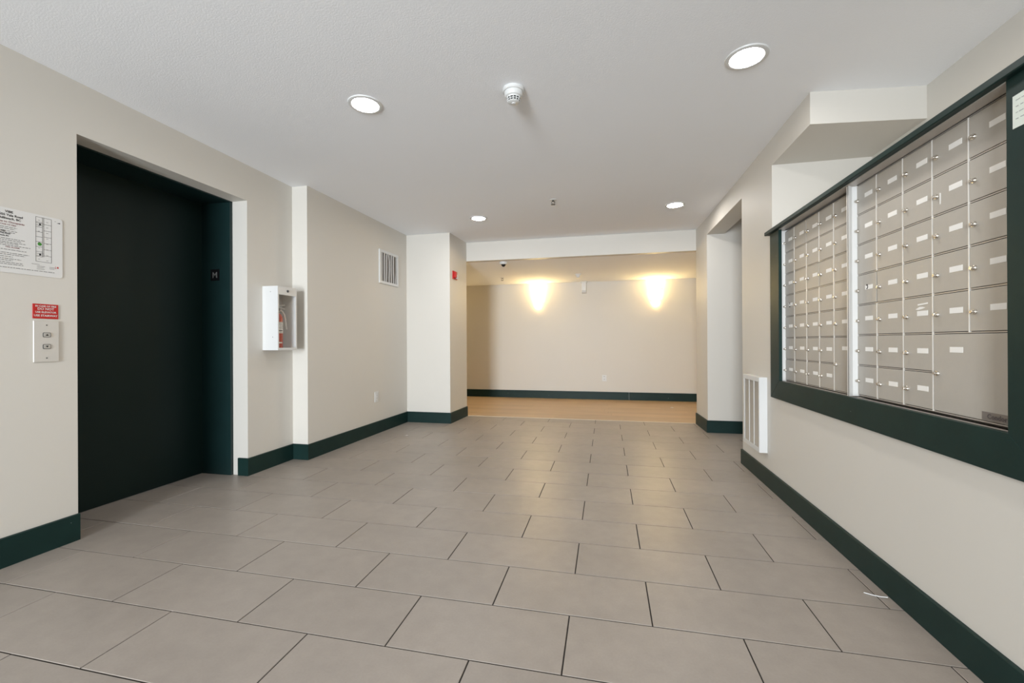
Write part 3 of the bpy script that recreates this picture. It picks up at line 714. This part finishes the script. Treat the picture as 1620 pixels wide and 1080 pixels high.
def sprinkler(x, y, z, label):
    t = thing('fire_sprinkler', label, 'sprinkler', (x, y, z))
    build('escutcheon', lambda bm: lathe(bm, [(0.0, z), (0.036, z), (0.035, z - 0.003), (0.020, z - 0.007), (0.012, z - 0.007)], 24, (x, y, 0)), M_WHITEP, t, smooth=True)
    build('body', lambda bm: lathe(bm, [(0.011, z - 0.005), (0.011, z - 0.016), (0.006, z - 0.018), (0.0, z - 0.018)], 16, (x, y, 0)), M_DARKMET, t, smooth=True)
    def arms(bm):
        for s in (-1, 1): tube(bm, [(x + s * 0.011, y, z - 0.014), (x + s * 0.017, y, z - 0.028), (x + s * 0.005, y, z - 0.044), (x, y, z - 0.047)], 0.0032, 6)
    build('frame_arms', arms, M_DARKMET, t)
    def defl(bm):
        for k in range(10):
            a = 2 * math.pi * k / 10; d = 0.25
            prism(bm, [(x + 0.006 * math.cos(a - d), y + 0.006 * math.sin(a - d)), (x + 0.022 * math.cos(a - d * .7), y + 0.022 * math.sin(a - d * .7)), (x + 0.022 * math.cos(a + d * .7), y + 0.022 * math.sin(a + d * .7)), (x + 0.006 * math.cos(a + d), y + 0.006 * math.sin(a + d))], z - 0.049, z - 0.046)
        lathe(bm, [(0.0, z - 0.0495), (0.0085, z - 0.0495), (0.0085, z - 0.0455), (0.0, z - 0.0455)], 12, (x, y, 0))
    build('deflector', defl, M_DARKMET, t)
    return t
sprinkler(-0.519, 4.302, H, 'small metal fire sprinkler on the main ceiling beyond the smoke detector')
def zf(y): return 2.2355 - (y - 5.98) * (2.2355 - 2.168) / (8.05 - 5.98)
sprinkler(-1.785, 7.30, zf(7.30), 'pale fire sprinkler on the low ceiling behind the dome camera')

cx, cy = -1.465, 6.07; cz = zf(cy)
dc = thing('dome_camera', 'white security dome camera with black lens under the low ceiling', 'camera', (cx, cy, cz))
build('base', lambda bm: lathe(bm, [(0.0, cz + 0.002), (0.056, cz + 0.002), (0.056, cz - 0.026), (0.050, cz - 0.034), (0.0, cz - 0.034)], 28, (cx, cy, 0)), M_WHITEP, dc, smooth=True)
build('dome', lambda bm: lathe(bm, [(0.034 * math.cos(a), cz - 0.033 - 0.034 * math.sin(a)) for a in [math.pi / 2 * i / 7 for i in range(7)]] + [(0.001, cz - 0.067)], 24, (cx, cy, 0)), M_BLACK, dc, smooth=True, label='black glossy dome')
hx_, hy_ = -0.456, 7.22; hz_ = zf(hy_)
hd = thing('heat_detector', 'small white detector on the low ceiling between the two lit sconces', 'detector', (hx_, hy_, hz_))
build('base', lambda bm: lathe(bm, [(0.0, hz_ + 0.002), (0.052, hz_ + 0.002), (0.052, hz_ - 0.016), (0.046, hz_ - 0.020), (0.0, hz_ - 0.020)], 26, (hx_, hy_, 0)), M_WHITEP, hd, smooth=True)
build('body', lambda bm: lathe(bm, [(0.040, hz_ - 0.018), (0.036, hz_ - 0.040), (0.024, hz_ - 0.050), (0.022, hz_ - 0.058), (0.0, hz_ - 0.060)], 26, (hx_, hy_, 0)), M_WHITEP, hd, smooth=True)

ms = thing('motion_sensor', 'white upright motion sensor box on the wall between the two lit sconces', 'sensor', (-0.398, YF, 1.945))
zt_ = zf(YF - 0.05)
build('mount', [(-0.455, -0.341, YF - 0.075, YF, zt_ - 0.022, zt_)], M_WHITEP, ms, bevel=0.003)
build('housing', lambda bm: prism(bm, [(YF, 1.955), (YF - 0.045, 1.965), (YF - 0.062, 2.01), (YF - 0.062, zt_ - 0.02), (YF, zt_ - 0.02)], -0.440, -0.356, 'x'), M_WHITEP, ms, bevel=0.004)
build('lens_window', [(-0.425, -0.371, YF - 0.0645, YF - 0.061, 2.015, 2.075)], M_WHITE, ms, bevel=0.002)

# ------------------------------------------------------------------ wall sconces
def sconce(x, label, z0=1.735, z1=2.150):
    t = thing('wall_sconce', label, 'lamp', (x, YF, z0), 'lit wall sconces')
    build('backplate', [(x - 0.045, x + 0.045, YF - 0.012, YF, z0 + 0.06, z1 - 0.08)], M_CHROME, t, bevel=0.003)
    def half(bm, prof, d=0.62):
        rings = []
        for r, z in prof:
            rings.append([bm.verts.new((x - r * math.cos(math.pi * k / 14), YF - 0.004 - r * d * math.sin(math.pi * k / 14), z)) for k in range(15)])
        for a, b in zip(rings, rings[1:]):
            for k in range(14): bm.faces.new((a[k], a[k + 1], b[k + 1], b[k]))
    build('lower_shade', lambda bm: half(bm, [(0.058, z0), (0.064, z0 + 0.03), (0.100, z0 + 0.205), (0.098, z0 + 0.205), (0.062, z0 + 0.03), (0.054, z0)]), M_SCONCE, t, smooth=True, label='glowing lower glass shade')
    build('upper_shade', lambda bm: half(bm, [(0.088, z0 + 0.190), (0.098, z0 + 0.25), (0.112, z1), (0.110, z1), (0.096, z0 + 0.25), (0.086, z0 + 0.190)]), M_SCONCE, t, smooth=True, label='glowing upper glass shade')
    for s, r, z in ((-1, 0.074, z0 + 0.06), (1, 0.074, z0 + 0.06), (-1, 0.105, z0 + 0.262), (1, 0.105, z0 + 0.262)):
        build('clip', [(x + s * r - 0.009, x + s * r + 0.009, YF - 0.03, YF - 0.002, z - 0.009, z + 0.009)], M_DARKMET, t, bevel=0.002)
    return t
sconce(-1.256, 'lit two-tier wall sconce on the far wall, the one nearer the dome camera')
sconce(0.864, 'lit two-tier wall sconce on the far wall, the one nearer the niche column')
sconce(-3.376, 'assumed lit two-tier wall sconce, unseen past the pillar, warming the wall end')  # unseen sconce, assumed from the warm patch there and added to warm that end
sconce(2.984, 'added two-tier wall sconce, unseen past the niche column, warming the wall end')  # unseen sconce added to warm the right end of the far wall

# ------------------------------------------------------------------ scraps on the floor
tag(build('plastic_strip', lambda bm: tube(bm, [(1.055, 2.075, 0.003), (1.080, 2.062, 0.003), (1.105, 2.053, 0.004), (1.128, 2.050, 0.006)], 0.0022, 6), M_WHITEP), 'thin white plastic strip lying on the tiles against the baseboard under the mailboxes', 'scrap')
tag(build('paint_flake', lambda bm: prism(bm, [(-2.252, 4.50), (-2.228, 4.495), (-2.222, 4.512), (-2.243, 4.518)], 0.0004, 0.002), M_WHITEP), 'white flake on the grey floor tiles near the left pillar', 'scrap')
tag(build('crumb', lambda bm: prism(bm, [(0.995, 7.20), (1.035, 7.19), (1.045, 7.225), (1.01, 7.235)], 0.0004, 0.006), M_WHITEP), 'pale crumb on the wooden floor near the green baseboard', 'scrap')
